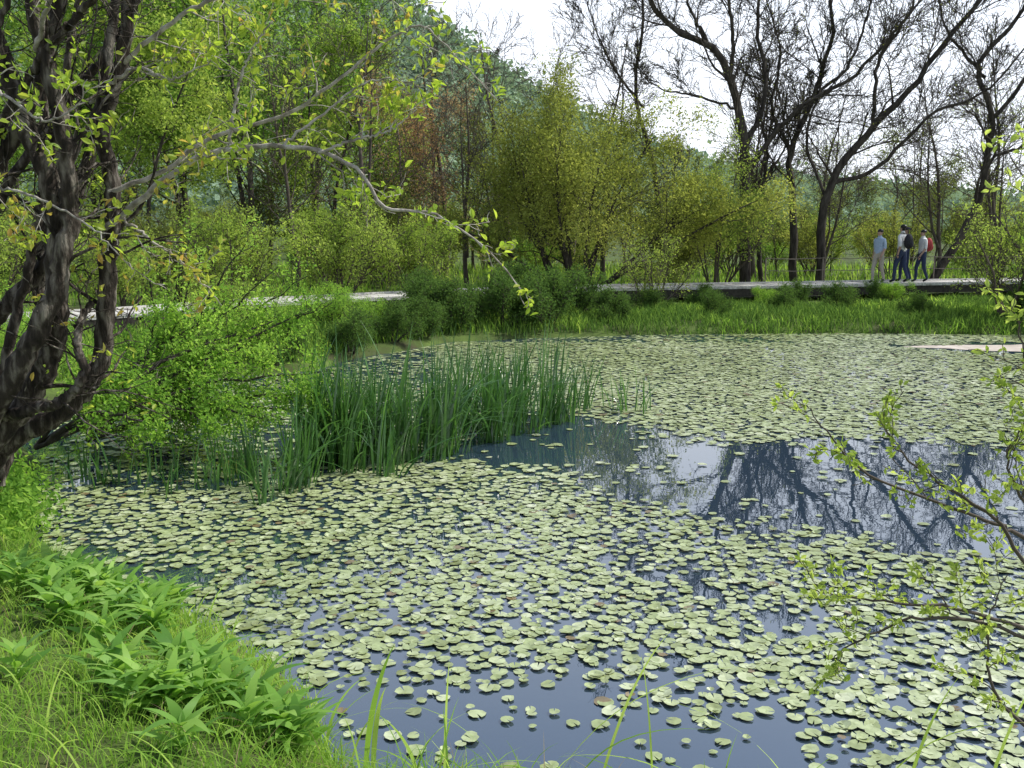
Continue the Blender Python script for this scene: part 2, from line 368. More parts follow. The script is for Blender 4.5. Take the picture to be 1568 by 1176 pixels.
# ---- near left tree
def near_tree():
    T=Tree()
    pa=dict(K=[8,7,6,5],S=[5,4,4,3],w=[.16,.2,.25,.3],up=[.01,.0,.0,0],n=[6,5,3,0],ang=[.8,.8,.8,.8],lr=[.5,.55,.5,.5],leaf=2,max=3,rmin=.0028,t0=.2,rr=.45)
    pn=dict(pa); pn['max']=2; pn['n']=[6,4,0,0]; pn['rr']=.3
    def j(l,dy=0): return [(x,7+dy+y,z) for x,y,z in l]
    st=[
     ([(-4.15,.1,.35),(-3.8,.0,.86),(-3.48,0,1.18),(-3.2,-.05,1.63),(-3.12,-.1,2.13),(-3.1,-.1,2.68),(-3.26,-.1,3.23),(-3.44,-.1,3.78),(-3.7,0,4.6)],.10,.05),
     ([(-4.1,.2,.4),(-3.7,.25,.9),(-3.3,.25,1.12),(-3.0,.25,1.5),(-2.88,.2,2.13),(-2.79,.15,2.68),(-2.81,.1,3.14),(-2.63,.1,3.69),(-2.45,.1,4.6)],.085,.038),
     ([(-4.1,-.1,.4),(-3.4,-.25,1.45),(-3.08,-.25,2.0),(-2.95,-.2,2.55),(-2.97,-.2,3.14),(-3.08,-.2,3.78),(-3.15,-.2,4.6)],.08,.04),
     ([(-4.6,.3,.5),(-4.2,.3,1.4),(-3.71,.3,1.86),(-3.3,.3,2.3),(-3.05,.35,2.9),(-2.9,.4,3.5),(-2.75,.5,4.4)],.07,.028),
     ([(-4.6,0,.5),(-4.1,0,1.9),(-3.67,0,2.6),(-3.26,0,3.27),(-3.0,0,3.96),(-2.9,0,4.7)],.065,.032),
     ([(-3.95,.5,.5),(-3.7,.6,1.4),(-3.5,.6,2.4),(-3.45,.6,3.2),(-3.2,.5,4.4)],.055,.025),
     ([(-4.3,.4,.8),(-3.9,.5,2.4),(-3.3,.6,3.3),(-2.8,.6,3.9),(-2.5,.6,4.5)],.045,.02),
     ([(-3.9,.2,.9),(-3.5,.2,2.0),(-3.25,.2,2.9),(-3.1,.3,3.6),(-2.9,.3,4.5)],.04,.02),
     ([(-4.5,-.2,1.6),(-3.9,-.3,2.6),(-3.5,-.3,3.3),(-3.0,-.3,4.3)],.035,.016),
     ([(-3.5,-.1,3.0),(-3.1,-.2,3.5),(-2.6,-.4,3.9),(-2.2,-.6,4.2)],.035,.014),
     ([(-3.6,-.1,1.15),(-3.3,-.2,1.22),(-3.06,-.2,1.3),(-2.93,-.2,1.48),(-2.98,-.15,1.72),(-2.93,0,1.95)],.045,.022)]
    for c,r0,r1 in st: limb(T,j(c),r0,r1,70,14,pn,14,.8,.28,jit=.008)
    br=[
     ([(-2.86,.1,2.45),(-2.63,0,2.57),(-2.36,-.1,2.77),(-2.05,-.2,2.93),(-1.87,-.2,2.96),(-1.55,-.3,2.98),(-1.19,-.35,2.93),(-.97,-.4,2.8),(-.83,-.4,2.59),(-.61,-.4,2.57),(-.38,-.4,2.48),(-.11,-.4,2.27),(.05,-.4,2.05)],.024,.004,16,.5),
     ([(-1.87,-.2,2.96),(-1.8,-.2,3.32),(-1.71,-.2,3.57),(-1.55,-.2,3.78)],.013,.005,5,.4),
     ([(-2.8,.1,2.7),(-2.4,.1,2.85),(-2.05,0,3.05),(-1.5,0,3.23),(-1.19,0,3.43),(-.83,0,3.69),(-.6,0,3.78),(-.38,0,3.59),(-.11,0,3.3)],.018,.004,14,.5),
     ([(-2.72,.1,3.5),(-2.18,0,3.87),(-1.73,-.1,3.98),(-1.2,-.2,4.05),(-.6,-.2,3.95)],.018,.005,12,.6),
     ([(-1.25,-.35,2.94),(-.98,-.4,3.02),(-.8,-.4,3.07),(-.6,-.4,3.2)],.010,.003,5,.35),
     ([(-2.75,.1,2.55),(-2.5,.1,2.35),(-2.3,.1,2.2),(-2.05,.1,1.92)],.012,.003,6,.4),
     ([(-1.5,-.3,2.98),(-1.2,-.3,3.2),(-.9,-.3,3.4),(-.55,-.3,3.35)],.010,.003,6,.4),
     ([(-2.9,.1,3.3),(-2.5,-.1,3.5),(-2.2,-.3,3.4),(-1.9,-.4,3.5)],.015,.004,8,.5),
     ([(-3.1,-.2,3.6),(-2.8,-.5,3.9),(-2.3,-.8,4.1),(-1.7,-1,4.0)],.018,.005,10,.5),
     ([(-3.6,-.2,3.2),(-3.2,-.6,3.3),(-2.8,-.8,3.1),(-2.5,-.9,3.2)],.014,.004,9,.5),
     ([(-3.6,-.2,2.6),(-3.2,-.5,2.7),(-2.7,-.6,2.5),(-2.4,-.6,2.2)],.012,.003,8,.45),
    ]
    G=Tree()
    for c,r0,r1,nk,Lk in br: limb(G,j(c),r0,r1,40,8,pa,nk,Lk,.12,jit=.006,lev=1)
    lp=np.array(G.lp); sel=lp[rng.random(len(lp))<.36]
    V,F,r=leafcloud(sel,3,.028,.066,.5,.3,True,clump=2.)
    lt=np.array(T.lp); lt=lt[rng.random(len(lt))<.07]
    V2,F2,r2=leafcloud(lt,3,.03,.06,.45,.3,True,clump=2.)
    return build('near_tree',T.mesh(0,.06)+G.mesh(1)+[(V,F,2,r,False),(V2,F2,2,r2,False)],[M_bark_near,M_bark_grey,M_leaf_near])
obj('gnarled_tree',near_tree())

# ---- generic shrubs
def shrub(name,h,w,stems,leafn,lsize,spread,mleaf,mbark,n=(7,6,4),up=.04,rb=.04,L=None,leaflev=2,clump=.8,aspect=.5,flat=1.,rmin=.004):
    T=Tree(); pa=dict(K=[8,6,5,4],S=[5,4,3,3],w=[.10,.16,.22,.25],up=[up,up*.8,.02,0],n=[n[0],n[1],n[2],0],ang=[.55,.65,.7,.7],lr=[.5,.5,.5,.5],leaf=leaflev,max=3 if n[2] else 2,rmin=rmin,t0=.22,rr=.5)
    for k in range(stems):
        a=2*math.pi*(k+random.random())/stems; t=random.uniform(.15,1)*math.atan2(w*.5,h*.62)
        d=(math.sin(t)*math.cos(a),math.sin(t)*math.sin(a),math.cos(t)*flat)
        T.grow((.15*math.cos(a)*w/4,.15*math.sin(a)*w/4,-.1),nrm(d),(L or h*.95)*random.uniform(.75,1.05),rb*random.uniform(.7,1.1),0,pa)
    lp=np.array(T.lp); k=max(1,int(round(leafn/len(lp)))) ; 
    if len(lp)*k>leafn: lp=lp[rng.random(len(lp))<leafn/(len(lp)*k)]
    V,F,r=leafcloud(lp,k,spread,lsize,aspect,.4,False,seed=random.random()*9,clump=clump)
    return build(name,T.mesh(0)+[(V,F,1,r,False)],[mbark,mleaf],keep=True)

obj('olive_tree',shrub('olive_tree',6.0,10.2,16,72000,.09,.17,M_leaf_olive,M_bark_dark,n=(8,6,5),up=.03,rb=.07,L=5.6,clump=1.1),(2.0,31.4,.2))
obj('young_green_tree',shrub('young_green_tree',4.3,4.4,8,12000,.08,.13,M_leaf_yel,M_bark_mid,n=(7,6,4),rb=.04),(6.6,32.6,.2))

def overhang():
    T=Tree(); pa=dict(K=[9,7,5,4],S=[5,4,3,3],w=[.14,.2,.25,.25],up=[-.005,.0,.0,0],n=[8,7,4,0],ang=[.7,.75,.7,.7],lr=[.5,.5,.5,.5],leaf=2,max=3,rmin=.003,t0=.15,rr=.5)
    roots=[(-4.7,10.9,.1),(-4.3,11.9,.1),(-4.9,10.1,.2)]
    tips=[(-1.75,10.3,.55),(-2.2,10.1,.75),(-2.0,10.8,.9),(-2.3,11.0,1.15),(-2.9,9.7,.5),(-3.4,9.6,.5),(-2.5,9.9,.55),(-3.2,10.5,1.1),(-2.6,11.2,1.4),(-3.2,11.3,1.5),(-3.9,11,1.45),(-2.3,11.4,1.5),(-4.2,10.0,.95),(-4.3,9.8,.7),(-3.6,10.1,.75),(-3.4,12,1.6),(-3.0,10.2,.6)]
    for i,t in enumerate(tips):
        r=roots[i%3]; m=((r[0]+t[0])/2+random.uniform(-.2,.2),(r[1]+t[1])/2,(r[2]+t[2])/2+random.uniform(.1,.3))
        limb(T,[r,m,t],.03,.006,14,6,pa,14,.5,.25,jit=.012,lev=1)
    H=Tree()
    for t in [(-3.4,11,2.1),(-2.6,11.2,2.0),(-4.0,11.2,2.3),(-2.0,11.2,1.6),(-3.0,11.5,2.3),(-2.3,11.3,1.9),(-3.6,11.4,2.4)]:
        r=roots[1]; m=((r[0]+t[0])/2,(r[1]+t[1])/2,(r[2]+t[2])/2+.2)
        limb(H,[r,m,t],.022,.005,14,6,pa,9,.42,.4,jit=.012,lev=1)
    lp=np.array(T.lp); lp=lp[lp[:,2]>.06]
    V,F,r=leafcloud(lp[rng.random(len(lp))<.75],int(max(2,round(34000/len(lp)))),.055,.052,.5,.6,False,clump=1.8)
    hp=np.array(H.lp); V2,F2,r2=leafcloud(hp,2,.05,.05,.5,.5,False,clump=1.8)
    return build('overhanging_shrub',T.mesh(0)+H.mesh(0)+[(V,F,1,r,False),(V2,F2,1,np.clip(r2+.2,0,1),False)],[M_bark_dark,M_leaf_bright])
obj('overhanging_shrub',overhang())

S_yel=shrub('shrub_yel',3.0,3.4,8,10000,.085,.12,M_leaf_yel,M_bark_mid,rmin=.006)
S_grn=shrub('shrub_grn',2.2,3.0,8,11000,.07,.11,M_leaf_bright,M_bark_dark)
S_drk=shrub('shrub_drk',1.2,2.4,8,9000,.065,.10,M_leaf_dark,M_bark_dark)
S_spr=shrub('shrub_spr',2.6,2.6,7,3500,.07,.06,M_leaf_yel,M_bark_mid,rmin=.005)
k=0
for nm,me,x,y,s in [('yellowgreen_shrub',S_yel,-4.6,26.8,.95),('yellowgreen_shrub',S_yel,-7.0,25.4,.9),('yellowgreen_shrub',S_yel,-2.6,27.8,.8),('yellowgreen_shrub',S_yel,-11.5,21.8,.9),('yellowgreen_shrub',S_yel,-9.2,23.6,.7),
        ('green_shrub',S_grn,-3.0,20.4,.42),('dark_shrub',S_drk,-2.0,22.2,.8),('green_shrub',S_grn,-4.4,18.2,.42),('green_shrub',S_grn,-6.9,14.6,.5),('green_shrub',S_grn,-6.4,12.5,.55),('green_shrub',S_grn,-8.6,15.5,.6),('green_shrub',S_grn,-3.9,21.6,.5),('yellowgreen_shrub',S_yel,-5.6,19.5,.42),
        ('dark_shrub',S_drk,-1.2,21.9,.8),('dark_shrub',S_drk,-.2,22.6,.9),('dark_shrub',S_drk,.7,22.6,.95),('dark_shrub',S_drk,.2,24.6,1.0),('dark_shrub',S_drk,-1.9,24.0,.9),('dark_shrub',S_drk,1.4,24.2,.9),('dark_shrub',S_drk,-2.4,20.0,.6),('dark_shrub',S_drk,-4.0,17.3,.6),('dark_shrub',S_drk,-5.4,16.2,.6),('dark_shrub',S_drk,-3.0,18.6,.6),('dark_shrub',S_drk,-1.8,20.9,.6),
        ('green_shrub',S_grn,15.2,25.6,1.1),('sparse_shrub',S_spr,11.7,23.7,1.0),('sparse_shrub',S_spr,12.9,24.4,1.15),('green_shrub',S_grn,17.0,27.5,1.2),('dark_shrub',S_drk,12.4,23.6,.9),('sparse_shrub',S_spr,3.7,26.6,.75),('dark_shrub',S_drk,14.2,23.8,1.1),('green_shrub',S_grn,-5.0,8.3,.36),('green_shrub',S_grn,-5.0,9.3,.45),
        ('dark_shrub',S_drk,2.4,23.6,.6),('dark_shrub',S_drk,3.6,26.0,.5),('dark_shrub',S_drk,6.9,25.6,.5),('dark_shrub',S_drk,8.6,26.3,.55),('dark_shrub',S_drk,10.0,24.6,.5),('green_shrub',S_grn,6.9,27.4,.28),('green_shrub',S_grn,10.8,28.6,.3),('dark_shrub',S_drk,5.0,24.6,.5),('dark_shrub',S_drk,7.8,28.0,.55),('dark_shrub',S_drk,5.2,27.4,.5),('dark_shrub',S_drk,10.6,29.0,.5)]:
    k+=1; obj(nm,me,(x,y,hz(x,y)-.03),k*1.9,s)

# ---- bare trees
PB=dict(K=[9,8,6,5],S=[5,4,3,3],w=[.15,.18,.2,.2],up=[.05,.05,.05,.04],n=[8,8,8,0],ang=[.65,.65,.6,.6],lr=[.5,.58,.55,.5],leaf=2,max=3,rmin=.0085,t0=.12,rr=.42)
def bare(name,y,limbs,leaf=None):
    T=Tree()
    for c,r0,r1,nk,Lk in limbs:
        cc=[(a,y+ (q[0] if q else 0),b) for a,b,*q in c]
        limb(T,cc,r0*.66,r1*.7,22,8,PB,int(nk*1.3),Lk*1.15,.2,jit=.03)
    lp=np.array(T.lp); lp=lp[rng.random(len(lp))<.08]
    V,F,r=leafcloud(lp,1,.03,.06,.5,.3,False)
    return build(name,T.mesh(0,.04)+[(V,F,1,r,False)],[M_bark_dark,M_leaf_olive])
obj('bare_tree',bare('bare_tree',33.5,[
 ([(7.75,.2),(7.65,3.4),(7.4,5.8),(6.6,7.8),(4.95,8.7),(3.9,10.5),(3.2,13)],.30,.05,12,2.2),
 ([(7.6,4.9),(8.3,6.7,.4),(8.0,9.2,.8),(8.7,12,.8)],.14,.05,10,2.2),
 ([(7.1,7.0),(6.9,8.9,-.4),(6.0,12,-.8)],.12,.04,9,2.),
 ([(7.7,4.1),(9.0,5.9,-.5),(11.0,7.3,-1),(12.8,9.6,-1.4)],.15,.04,11,2.2),
 ([(6.4,7.9),(5.6,9.8,.8),(5.2,12,1.2)],.09,.03,8,1.8),
 ([(7.3,6.1),(6.2,6.6,1),(5.0,6.9,1.5),(4.2,7.8,2)],.07,.02,8,1.5)]))
obj('bare_tree.001',bare('bare_tree.001',35,[
 ([(9.8,.2),(9.6,3.4),(9.5,4.9),(10.3,7.1),(10.7,9.2),(10.1,12)],.22,.05,12,2.1),
 ([(9.5,4.8),(8.9,6.4,.5),(9.2,8.4,1),(8.4,11,1.2)],.1,.03,9,1.8),
 ([(10.1,6.6),(11.4,7.8),(11.9,9.6),(12.9,12)],.09,.03,9,1.8)]))
obj('bare_tree.002',bare('bare_tree.002',34,[
 ([(10.35,.2),(10.5,3.4),(11.3,4.9),(12.8,6.5),(13.9,8),(15.7,10.4),(17,13)],.24,.06,13,2.2),
 ([(10.6,3.7),(12.0,4.3,-.6),(13.3,5.8,-1),(15,6.6,-1.2),(16.6,8.6,-1.5)],.12,.03,11,1.9),
 ([(11.9,5.6),(12.1,7.6,.5),(13.3,9.6,1),(13,12,1)],.11,.04,9,2.),
 ([(10.5,3.2),(9.9,5.2,.6),(10.4,7.4,1),(9.8,9,1)],.09,.03,8,1.6)]))
obj('bare_tree.003',bare('bare_tree.003',33,[
 ([(13.6,.2),(14.6,2),(15.2,3.6),(15.3,5.8),(14.8,7.4),(16.2,9.4),(16.4,12)],.22,.06,12,2.),
 ([(15.3,5.7),(16.7,7.6,-.5),(18,9.2,-1),(18.8,12,-1)],.11,.04,9,2.),
 ([(15,7.0),(13.9,8.6,.6),(13.6,10.6,1)],.09,.03,8,1.8),
 ([(15.25,4.4),(16.6,5.2,-.6),(18,6.8,-1)],.08,.03,8,1.6)]))
obj('bare_tree.004',bare('bare_tree.004',36,[
 ([(8.9,.2),(8.7,3),(8.9,5),(8.4,7)],.15,.03,10,1.7),([(8.8,3.8),(9.8,5.4,.5),(10.2,7.4,.5)],.07,.02,8,1.5)]))
obj('bare_tree.005',bare('bare_tree.005',37,[
 ([(5.6,.2),(5.2,4),(4.4,7),(4.6,10),(3.8,13)],.16,.04,12,2.2),([(4.7,6.5),(3.4,8.4,.5),(2.6,10.5,.5)],.08,.02,9,1.9)]))

# ---- background woodland: variants baked into one mesh
def bgtree(name,h,leafn,lsize,mleaf,mbark,cw=.45,spread=.25,n=(9,7,4),rmin=.012):
    T=Tree(); pa=dict(K=[9,7,5,4],S=[6,4,3,3],w=[.09,.14,.2,.25],up=[.03,.04,.02,0],n=[n[0]+6,n[1],n[2],0],ang=[.9,.7,.7,.7],lr=[.38,.55,.5,.5],leaf=2,max=3 if n[2] else 2,rmin=rmin,t0=.2,rr=.4,taper0=.12)
    T.grow((0,0,-.2),(0,0,1),h,h*.012,0,pa)
    if random.random()<.6: T.grow((0,0,h*.15),nrm((.3,.1,1)),h*.75,h*.008,0,pa)
    parts=T.mesh(0)
    if leafn:
        lp=np.array(T.lp); lp=lp[rng.random(len(lp))<min(1,leafn/len(lp))]
        V,F,r=leafcloud(lp,max(1,leafn//len(lp)),spread,lsize,.6,.4,False,seed=random.random()*9,clump=.6); parts.append((V,F,1,r,False))
    RAW[name]=(parts,[mbark,mleaf]); return name
B_g=[bgtree('bg_green_a',12,16000,.16,M_leaf_green,M_bark_dark,n=(9,7,3)),bgtree('bg_green_b',11,13000,.16,M_leaf_yel,M_bark_dark,n=(9,7,3))]
B_o=bgtree('bg_olive',8,8000,.13,M_leaf_mid,M_bark_mid,n=(9,7,2))
B_r=bgtree('bg_russet',8.5,6000,.11,M_leaf_red,M_bark_pale,n=(9,7,2))
B_b=[bgtree('bg_bare_a',12,0,.1,M_leaf_olive,M_bark_mid,rmin=.010),bgtree('bg_bare_b',10,1500,.09,M_leaf_yel,M_bark_mid,n=(9,7,3))]
shrub('shrub_olive_bg',3.0,3.4,7,7000,.095,.15,M_leaf_olive,M_bark_mid,n=(6,6,2),rmin=.008)
shrub('shrub_mid_bg',2.8,3.4,7,7000,.095,.15,M_leaf_mid,M_bark_dark,n=(6,6,2),rmin=.008)
shrub('shrub_yel_bg',3.0,3.4,7,7500,.095,.14,M_leaf_yel,M_bark_mid,n=(6,6,2),rmin=.008)
shrub('shrub_grn_bg',2.4,3.0,7,7500,.085,.12,M_leaf_bright,M_bark_dark,n=(6,6,2),rmin=.008)
WP=[];WM=[]
random.seed(5)
def bp(name,nm,x,y,s):
    parts,mats=RAW[name]; a=random.uniform(0,6.3); c,sn=math.cos(a),math.sin(a); z=hz(x,y)
    R=np.array([[c,-sn,0],[sn,c,0],[0,0,1]]).T*s; dr=random.gauss(0,.10)
    for V,F,m,r,sm in parts:
        mm=mats[m]
        if mm not in WM: WM.append(mm)
        WP.append((V@R+np.array([x,y,z]),F,WM.index(mm),None if r is None else np.clip(r+dr,0,.999),sm))
for x,y,v,s in [(-9.5,37,0,1.0),(-7.0,39,1,.85),(-13,40,0,1.1),(-8.5,45,0,1.05),(-16,36,1,1.),(-18,44,0,1.1),(-21,38,0,1),(-12,50,1,1.1),(-11.5,32,1,.75),(-15,29,0,.7),(-18,31,1,.8),(-5.5,48,1,.7),
    (-30,62,0,1.2),(-22,66,1,1.1),(-15,70,0,1.1),(-8,72,1,.8),(-38,75,1,1.3)]:
    bp(B_g[v],'green_tree',x,y,s)
for x,y,s in [(-4.2,37,.85),(-3.2,43,.85)]: bp(B_r,'russet_tree',x,y,s)
for x,y,s in [(-.8,37,.75),(-1.8,47,.8),(2.5,41,.8),(5,45,.75),(8,49,.65),(11.5,44,.45),(14.5,46,.45),(18,43,.5),(21,47,.6),(24,44,.6),(-6.5,42,.8),(-10,40,.7),(-5,36,.5)]: bp(B_o,'olive_tree',x,y,s)
for x,y,v,s in [(-.2,39,0,.8),(3.4,38,0,.8),(6.6,41,1,.6),(9.6,40,0,.75),(12.6,41,1,.6),(16.4,39,0,.7),(19.5,41,0,.8),(22,38,1,.7),(11.5,50,0,.8),(16,53,0,.8),(20.5,52,1,.8),(1,52,0,.9),(-2.8,42,0,.85),(-7,33,1,.8),(17.5,36,1,.7),(-5.2,35,0,.8),(-1.5,34,0,.6)]:
    bp(B_b[v],'bare_tree',x,y,s)
for q in range(56):
    x=random.uniform(-22,30); y=random.uniform(33.5,56)
    if x<-6: y=random.uniform(29,54)
    bp(random.choice(['shrub_yel_bg','shrub_grn_bg','shrub_olive_bg','shrub_mid_bg','shrub_yel_bg']),'undergrowth_shrub',x,y,random.uniform(.5,.95)*(1.2 if y>44 else 1))
for q in range(26):
    x=random.uniform(-45,60); y=random.uniform(60,85)
    bp(random.choice(['shrub_yel_bg','shrub_olive_bg',B_o,'shrub_mid_bg']),'distant_shrub',x,y,random.uniform(.9,1.3))
obj('background_woodland',build('background_woodland',WP,WM))

# ---- hill
def hill():
    xs=np.linspace(-300,330,90); ys=np.linspace(150,520,56); gx,gy=np.meshgrid(xs,ys)
    def hh(x,y):
        return 96*np.exp(-((x+100)/105)**2)*np.exp(-((y-370)/125)**2)+15*np.exp(-((x-60)/140)**2)*np.exp(-((y-400)/110)**2)-2
    V=np.c_[gx.ravel(),gy.ravel(),hh(gx,gy).ravel()]
    ny,nx=gx.shape;i=np.arange(nx*ny).reshape(ny,nx)
    F=np.stack([i[:-1,:-1],i[:-1,1:],i[1:,1:],i[1:,:-1]],-1).reshape(-1,4)
    n=4600; X=rng.uniform(-200,220,n);Y=rng.uniform(160,385,n); Z=hh(X,Y)
    k=Z>-1.5; C=np.c_[X,Y,Z+2.5][k]
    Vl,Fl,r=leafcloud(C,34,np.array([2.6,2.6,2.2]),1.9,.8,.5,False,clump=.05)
    return build('hill',[(V,F,0,None,True),(Vl,Fl,1,r,False)],[noisemat('hill_ground',[(.07,.11,.07),(.11,.15,.10)],scale=.05,bump=0),M_leaf_hill_haze])
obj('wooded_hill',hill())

# ------------------------------------------------------------ boardwalk
BW=[(-26,11),(-14,17.3),(-8.6,20.6),(-5.2,24.2),(1.4,28.4),(7.7,30.1),(13.3,31.6),(20,33),(34,34.5)]
def box(c,ux,uy,hx,hy,hz_):
    uz=np.array([0,0,1.]);ux=np.array([*ux,0.]);uy=np.array([*uy,0.]);c=np.array(c,float)
    V=[c+ux*a*hx+uy*b*hy+uz*d*hz_ for d in(-1,1) for b in(-1,1) for a in(-1,1)]
    return np.array(V),np.array([(0,2,3,1),(4,5,7,6),(0,1,5,4),(2,6,7,3),(0,4,6,2),(1,3,7,5)])
def boardwalk():
    par=empty('boardwalk')
    P=path([(x,y,0) for x,y in BW],900)
    D=np.r_[0,np.cumsum(np.linalg.norm(np.diff(P,axis=0),axis=1))]
    def at(s):
        x=np.interp(s,D,P[:,0]);y=np.interp(s,D,P[:,1]);x2=np.interp(s+.05,D,P[:,0]);y2=np.interp(s+.05,D,P[:,1])
        t=np.array([x2-x,y2-y]);t/=np.linalg.norm(t)+1e-9;return np.array([x,y]),t,np.array([-t[1],t[0]])
    pl=[];s=.1
    while s<D[-1]-.2:
        c,t,n=at(s); V,F=box((*c,.60+random.uniform(-.003,.003)),t,n,.066,.85+random.uniform(-.012,.012),.02); pl.append((V,F,random.choice([0,0,1]),None,False)); s+=.142
    obj('deck_planks',build('deck_planks',pl,[M_wood,noisemat('weathered_wood_b',[(.3,.28,.25),(.5,.48,.44)],scale=12,bump=.2,rough=.8)]),parent=par)
    fr=[];ps=[];s=.1
    while s<D[-1]-1.3:
        c,t,n=at(s+.6)
        for o in (-.79,.79):
            q=c+n*o; V,F=box((*q,.465),t,n,.605,.045,.11); fr.append((V,F,0,None,False))
        for o in (-.82,.82):
            q=c+n*o; V,F=box((*q,.645),t,n,.6,.03,.02); ps.append((V,F,0,None,False))
        if int(s/1.2)%2==0:
            for o in (-.68,.68):
                q=c+n*o; g=hz(*q); V,F=box((*q,(g-.3+.36)/2),t,n,.06,.06,(.36-g+.3)/2); fr.append((V,F,0,None,False))
        s+=1.2
    obj('beams_and_posts',build('beams',fr,[M_woodd]),parent=par)
    obj('edge_boards',build('edge',ps,[M_wood]),parent=par)
    rl=Tree();s=D[-1]*.60
    pts=[]
    while s<D[-1]-1:
        c,t,n=at(s); q=c+n*.9; rl.add([(q[0],q[1],.3),(q[0],q[1],1.0),(q[0],q[1],1.4)],[.022]*3,6); pts.append(q); s+=2.
    for a,b in zip(pts[:-1],pts[1:]):
        for z in (1.0,1.37): rl.add([(a[0],a[1],z),((a[0]+b[0])/2,(a[1]+b[1])/2,z-.03),(b[0],b[1],z)],[.012]*3,5)
    obj('handrail',build('handrail',rl.mesh(0),[M_bark_pale]),parent=par)
boardwalk()

# ------------------------------------------------------------ grasses
FB=[(1.2,22.0),(7,22.4),(11.3,22.1),(15,22.3),(20,22),(22,31),(13,30.2),(7.5,28.6),(2,26.4)]
P=scatter(FB,18000)
n1=nz(P,.9,2)+.6*nz(P,2.3,6); P=P[n1>0]; n1=nz(P,.9,2)+.6*nz(P,2.3,6)
n=len(P);V,F,r=blades(P,rng.uniform(.1,.3,n)*(.9+.5*n1)*np.interp(P[:,1],[22,24,29],[1.2,1,.6]),rng.uniform(.014,.03,n),rng.uniform(0,.5,n),rng.uniform(0,.9,n),'grass',4,r=np.clip(.35+.35*nz(P,.7,4)+rng.normal(0,.25,n),0,1))
parts=[(V,F,0,r,True)]
P=scatter(FB,36000); P=P[(nz(P,.8,9)+.5*nz(P,2.7,3)+np.interp(P[:,1],[22,23.5,29],[1.5,.7,.2]))>.1]
n1=nz(P,.8,9)+.5*nz(P,2.7,3)
n=len(P);V,F,r=blades(P,rng.uniform(.12,.38,n)*(1+.5*n1)*np.interp(P[:,1],[22,24,29],[1.1,1,.6]),rng.uniform(.014,.03,n),rng.uniform(0,.5,n),rng.uniform(0,.8,n),'grass',4)
parts.append((V,F,1,r,True))
obj('bank_grass',build('bank_grass',parts,[M_grass,M_sedge]))
P=scatter([(-8,12),(-6.6,14.5),(-5.6,15.8),(-3.6,17),(-2.8,19.2),(-1.3,21.2),(1.6,22),(1.8,27.5),(-4.5,23.5),(-9,19.5),(-14,15)],20000)
n=len(P);V,F,r=blades(P,rng.uniform(.12,.4,n),rng.uniform(.014,.028,n),rng.uniform(0,.3,n),rng.uniform(0,.6,n),'grass',4)
q=int(n*.35)
obj('bank_grass.001',build('bank_grass.001',[(V[:q*8],F[:q*3],0,r[:q*8],True),(V[q*8:],F[q*3:]-q*8,1,r[q*8:],True)],[M_grass,M_sedge]))
P=scatter([(-26,30),(-6,26),(0,29.5),(8,31.5),(20,34.5),(34,36),(40,52),(-26,52)],16000)
n=len(P);V,F,r=blades(P,rng.uniform(.2,.5,n),rng.uniform(.03,.06,n),rng.uniform(0,.3,n),rng.uniform(0,.5,n),'grass',3)
obj('meadow_grass',build('meadow_grass',[(V,F,0,r,True)],[M_grass]))
NB=[(1.4,3.7),(.5,4.0),(-.1,4.1),(-.6,4.2),(-.85,4.5),(-1.0,4.9),(-1.7,5.75),(-2.75,6.65),(-3.75,7.65),(-4.2,8.6),(-6,9.5),(-7,4),(-3,2.4),(1.4,2.4)]
P=scatter(NB,28000)
n=len(P);V,F,r=blades(P,rng.uniform(.06,.19,n)*(1+.4*nz(P,2.2,2)),rng.uniform(.004,.009,n),rng.uniform(0,.5,n),rng.uniform(0,1.1,n),'grass',6,r=np.clip(.55+.3*nz(P,1.7,4)+rng.normal(0,.2,n),0,1))
parts=[(V,F,0,r,True)]
P=scatter(NB,1200)
n=len(P);V,F,r=blades(P,rng.uniform(.2,.36,n),rng.uniform(.008,.014,n),rng.uniform(0,.6,n),rng.uniform(.2,1.4,n),'grass',8)
parts.append((V,F,0,r,True))
P=scatter(NB,700)
n=len(P);V,F,r=blades(P,rng.uniform(.1,.25,n),rng.uniform(.004,.007,n),rng.uniform(.2,1,n),rng.uniform(.2,1.2,n),'grass',6)
parts.append((V,F,1,r,True))
obj('foreground_grass',build('foreground_grass',parts,[M_grass,M_straw]))
P=scatter([(-3.6,7.2),(-4.0,8.3),(-4.5,9.2),(-6,9.5),(-6,6.5),(-4,6.2)],420,zoff=.12)
V,F,r=leafcloud(P,34,np.array([.11,.11,.11]),.06,.5,.5,True,clump=2.)
obj('bank_weeds',build('bank_weeds',[(V,F,0,r,False)],[M_leaf_bright]))
tb=[(-.68,4.3,.66,.034,.1,.15),(-.64,4.27,.6,.03,.15,.2),(-.76,4.35,.5,.024,.3,.3),(.1,4.0,.9,.016,.5,.5),(.2,3.95,.7,.015,.3,.6),(.0,4.0,.55,.018,.3,.9),(.4,3.95,.6,.014,.4,.8),(-.2,4.05,.5,.016,.3,.8),(1.35,3.65,.85,.014,.3,.4),(1.5,3.6,.75,.014,.2,.3),(1.75,3.5,.9,.014,.3,.5),(1.2,3.7,.65,.014,.4,.6),(.8,3.85,.55,.012,.3,.8),(1.9,3.4,.7,.012,.2,.5),(-.4,4.1,.4,.018,.2,.8),(-.9,4.5,.4,.016,.2,.8),(.35,4.,.75,.014,.6,.5),(.6,3.9,.65,.013,.5,.6),(-.3,4.1,.55,.014,.5,.7)]
A=np.array(tb); Q=np.c_[A[:,:2],np.maximum(height(A[:,:2]),0)-.03]; n=len(Q)
V,F,r=blades(Q,A[:,2],A[:,3],A[:,4],A[:,5],'reed',12,az=rng.uniform(-1.2,3.6,n))
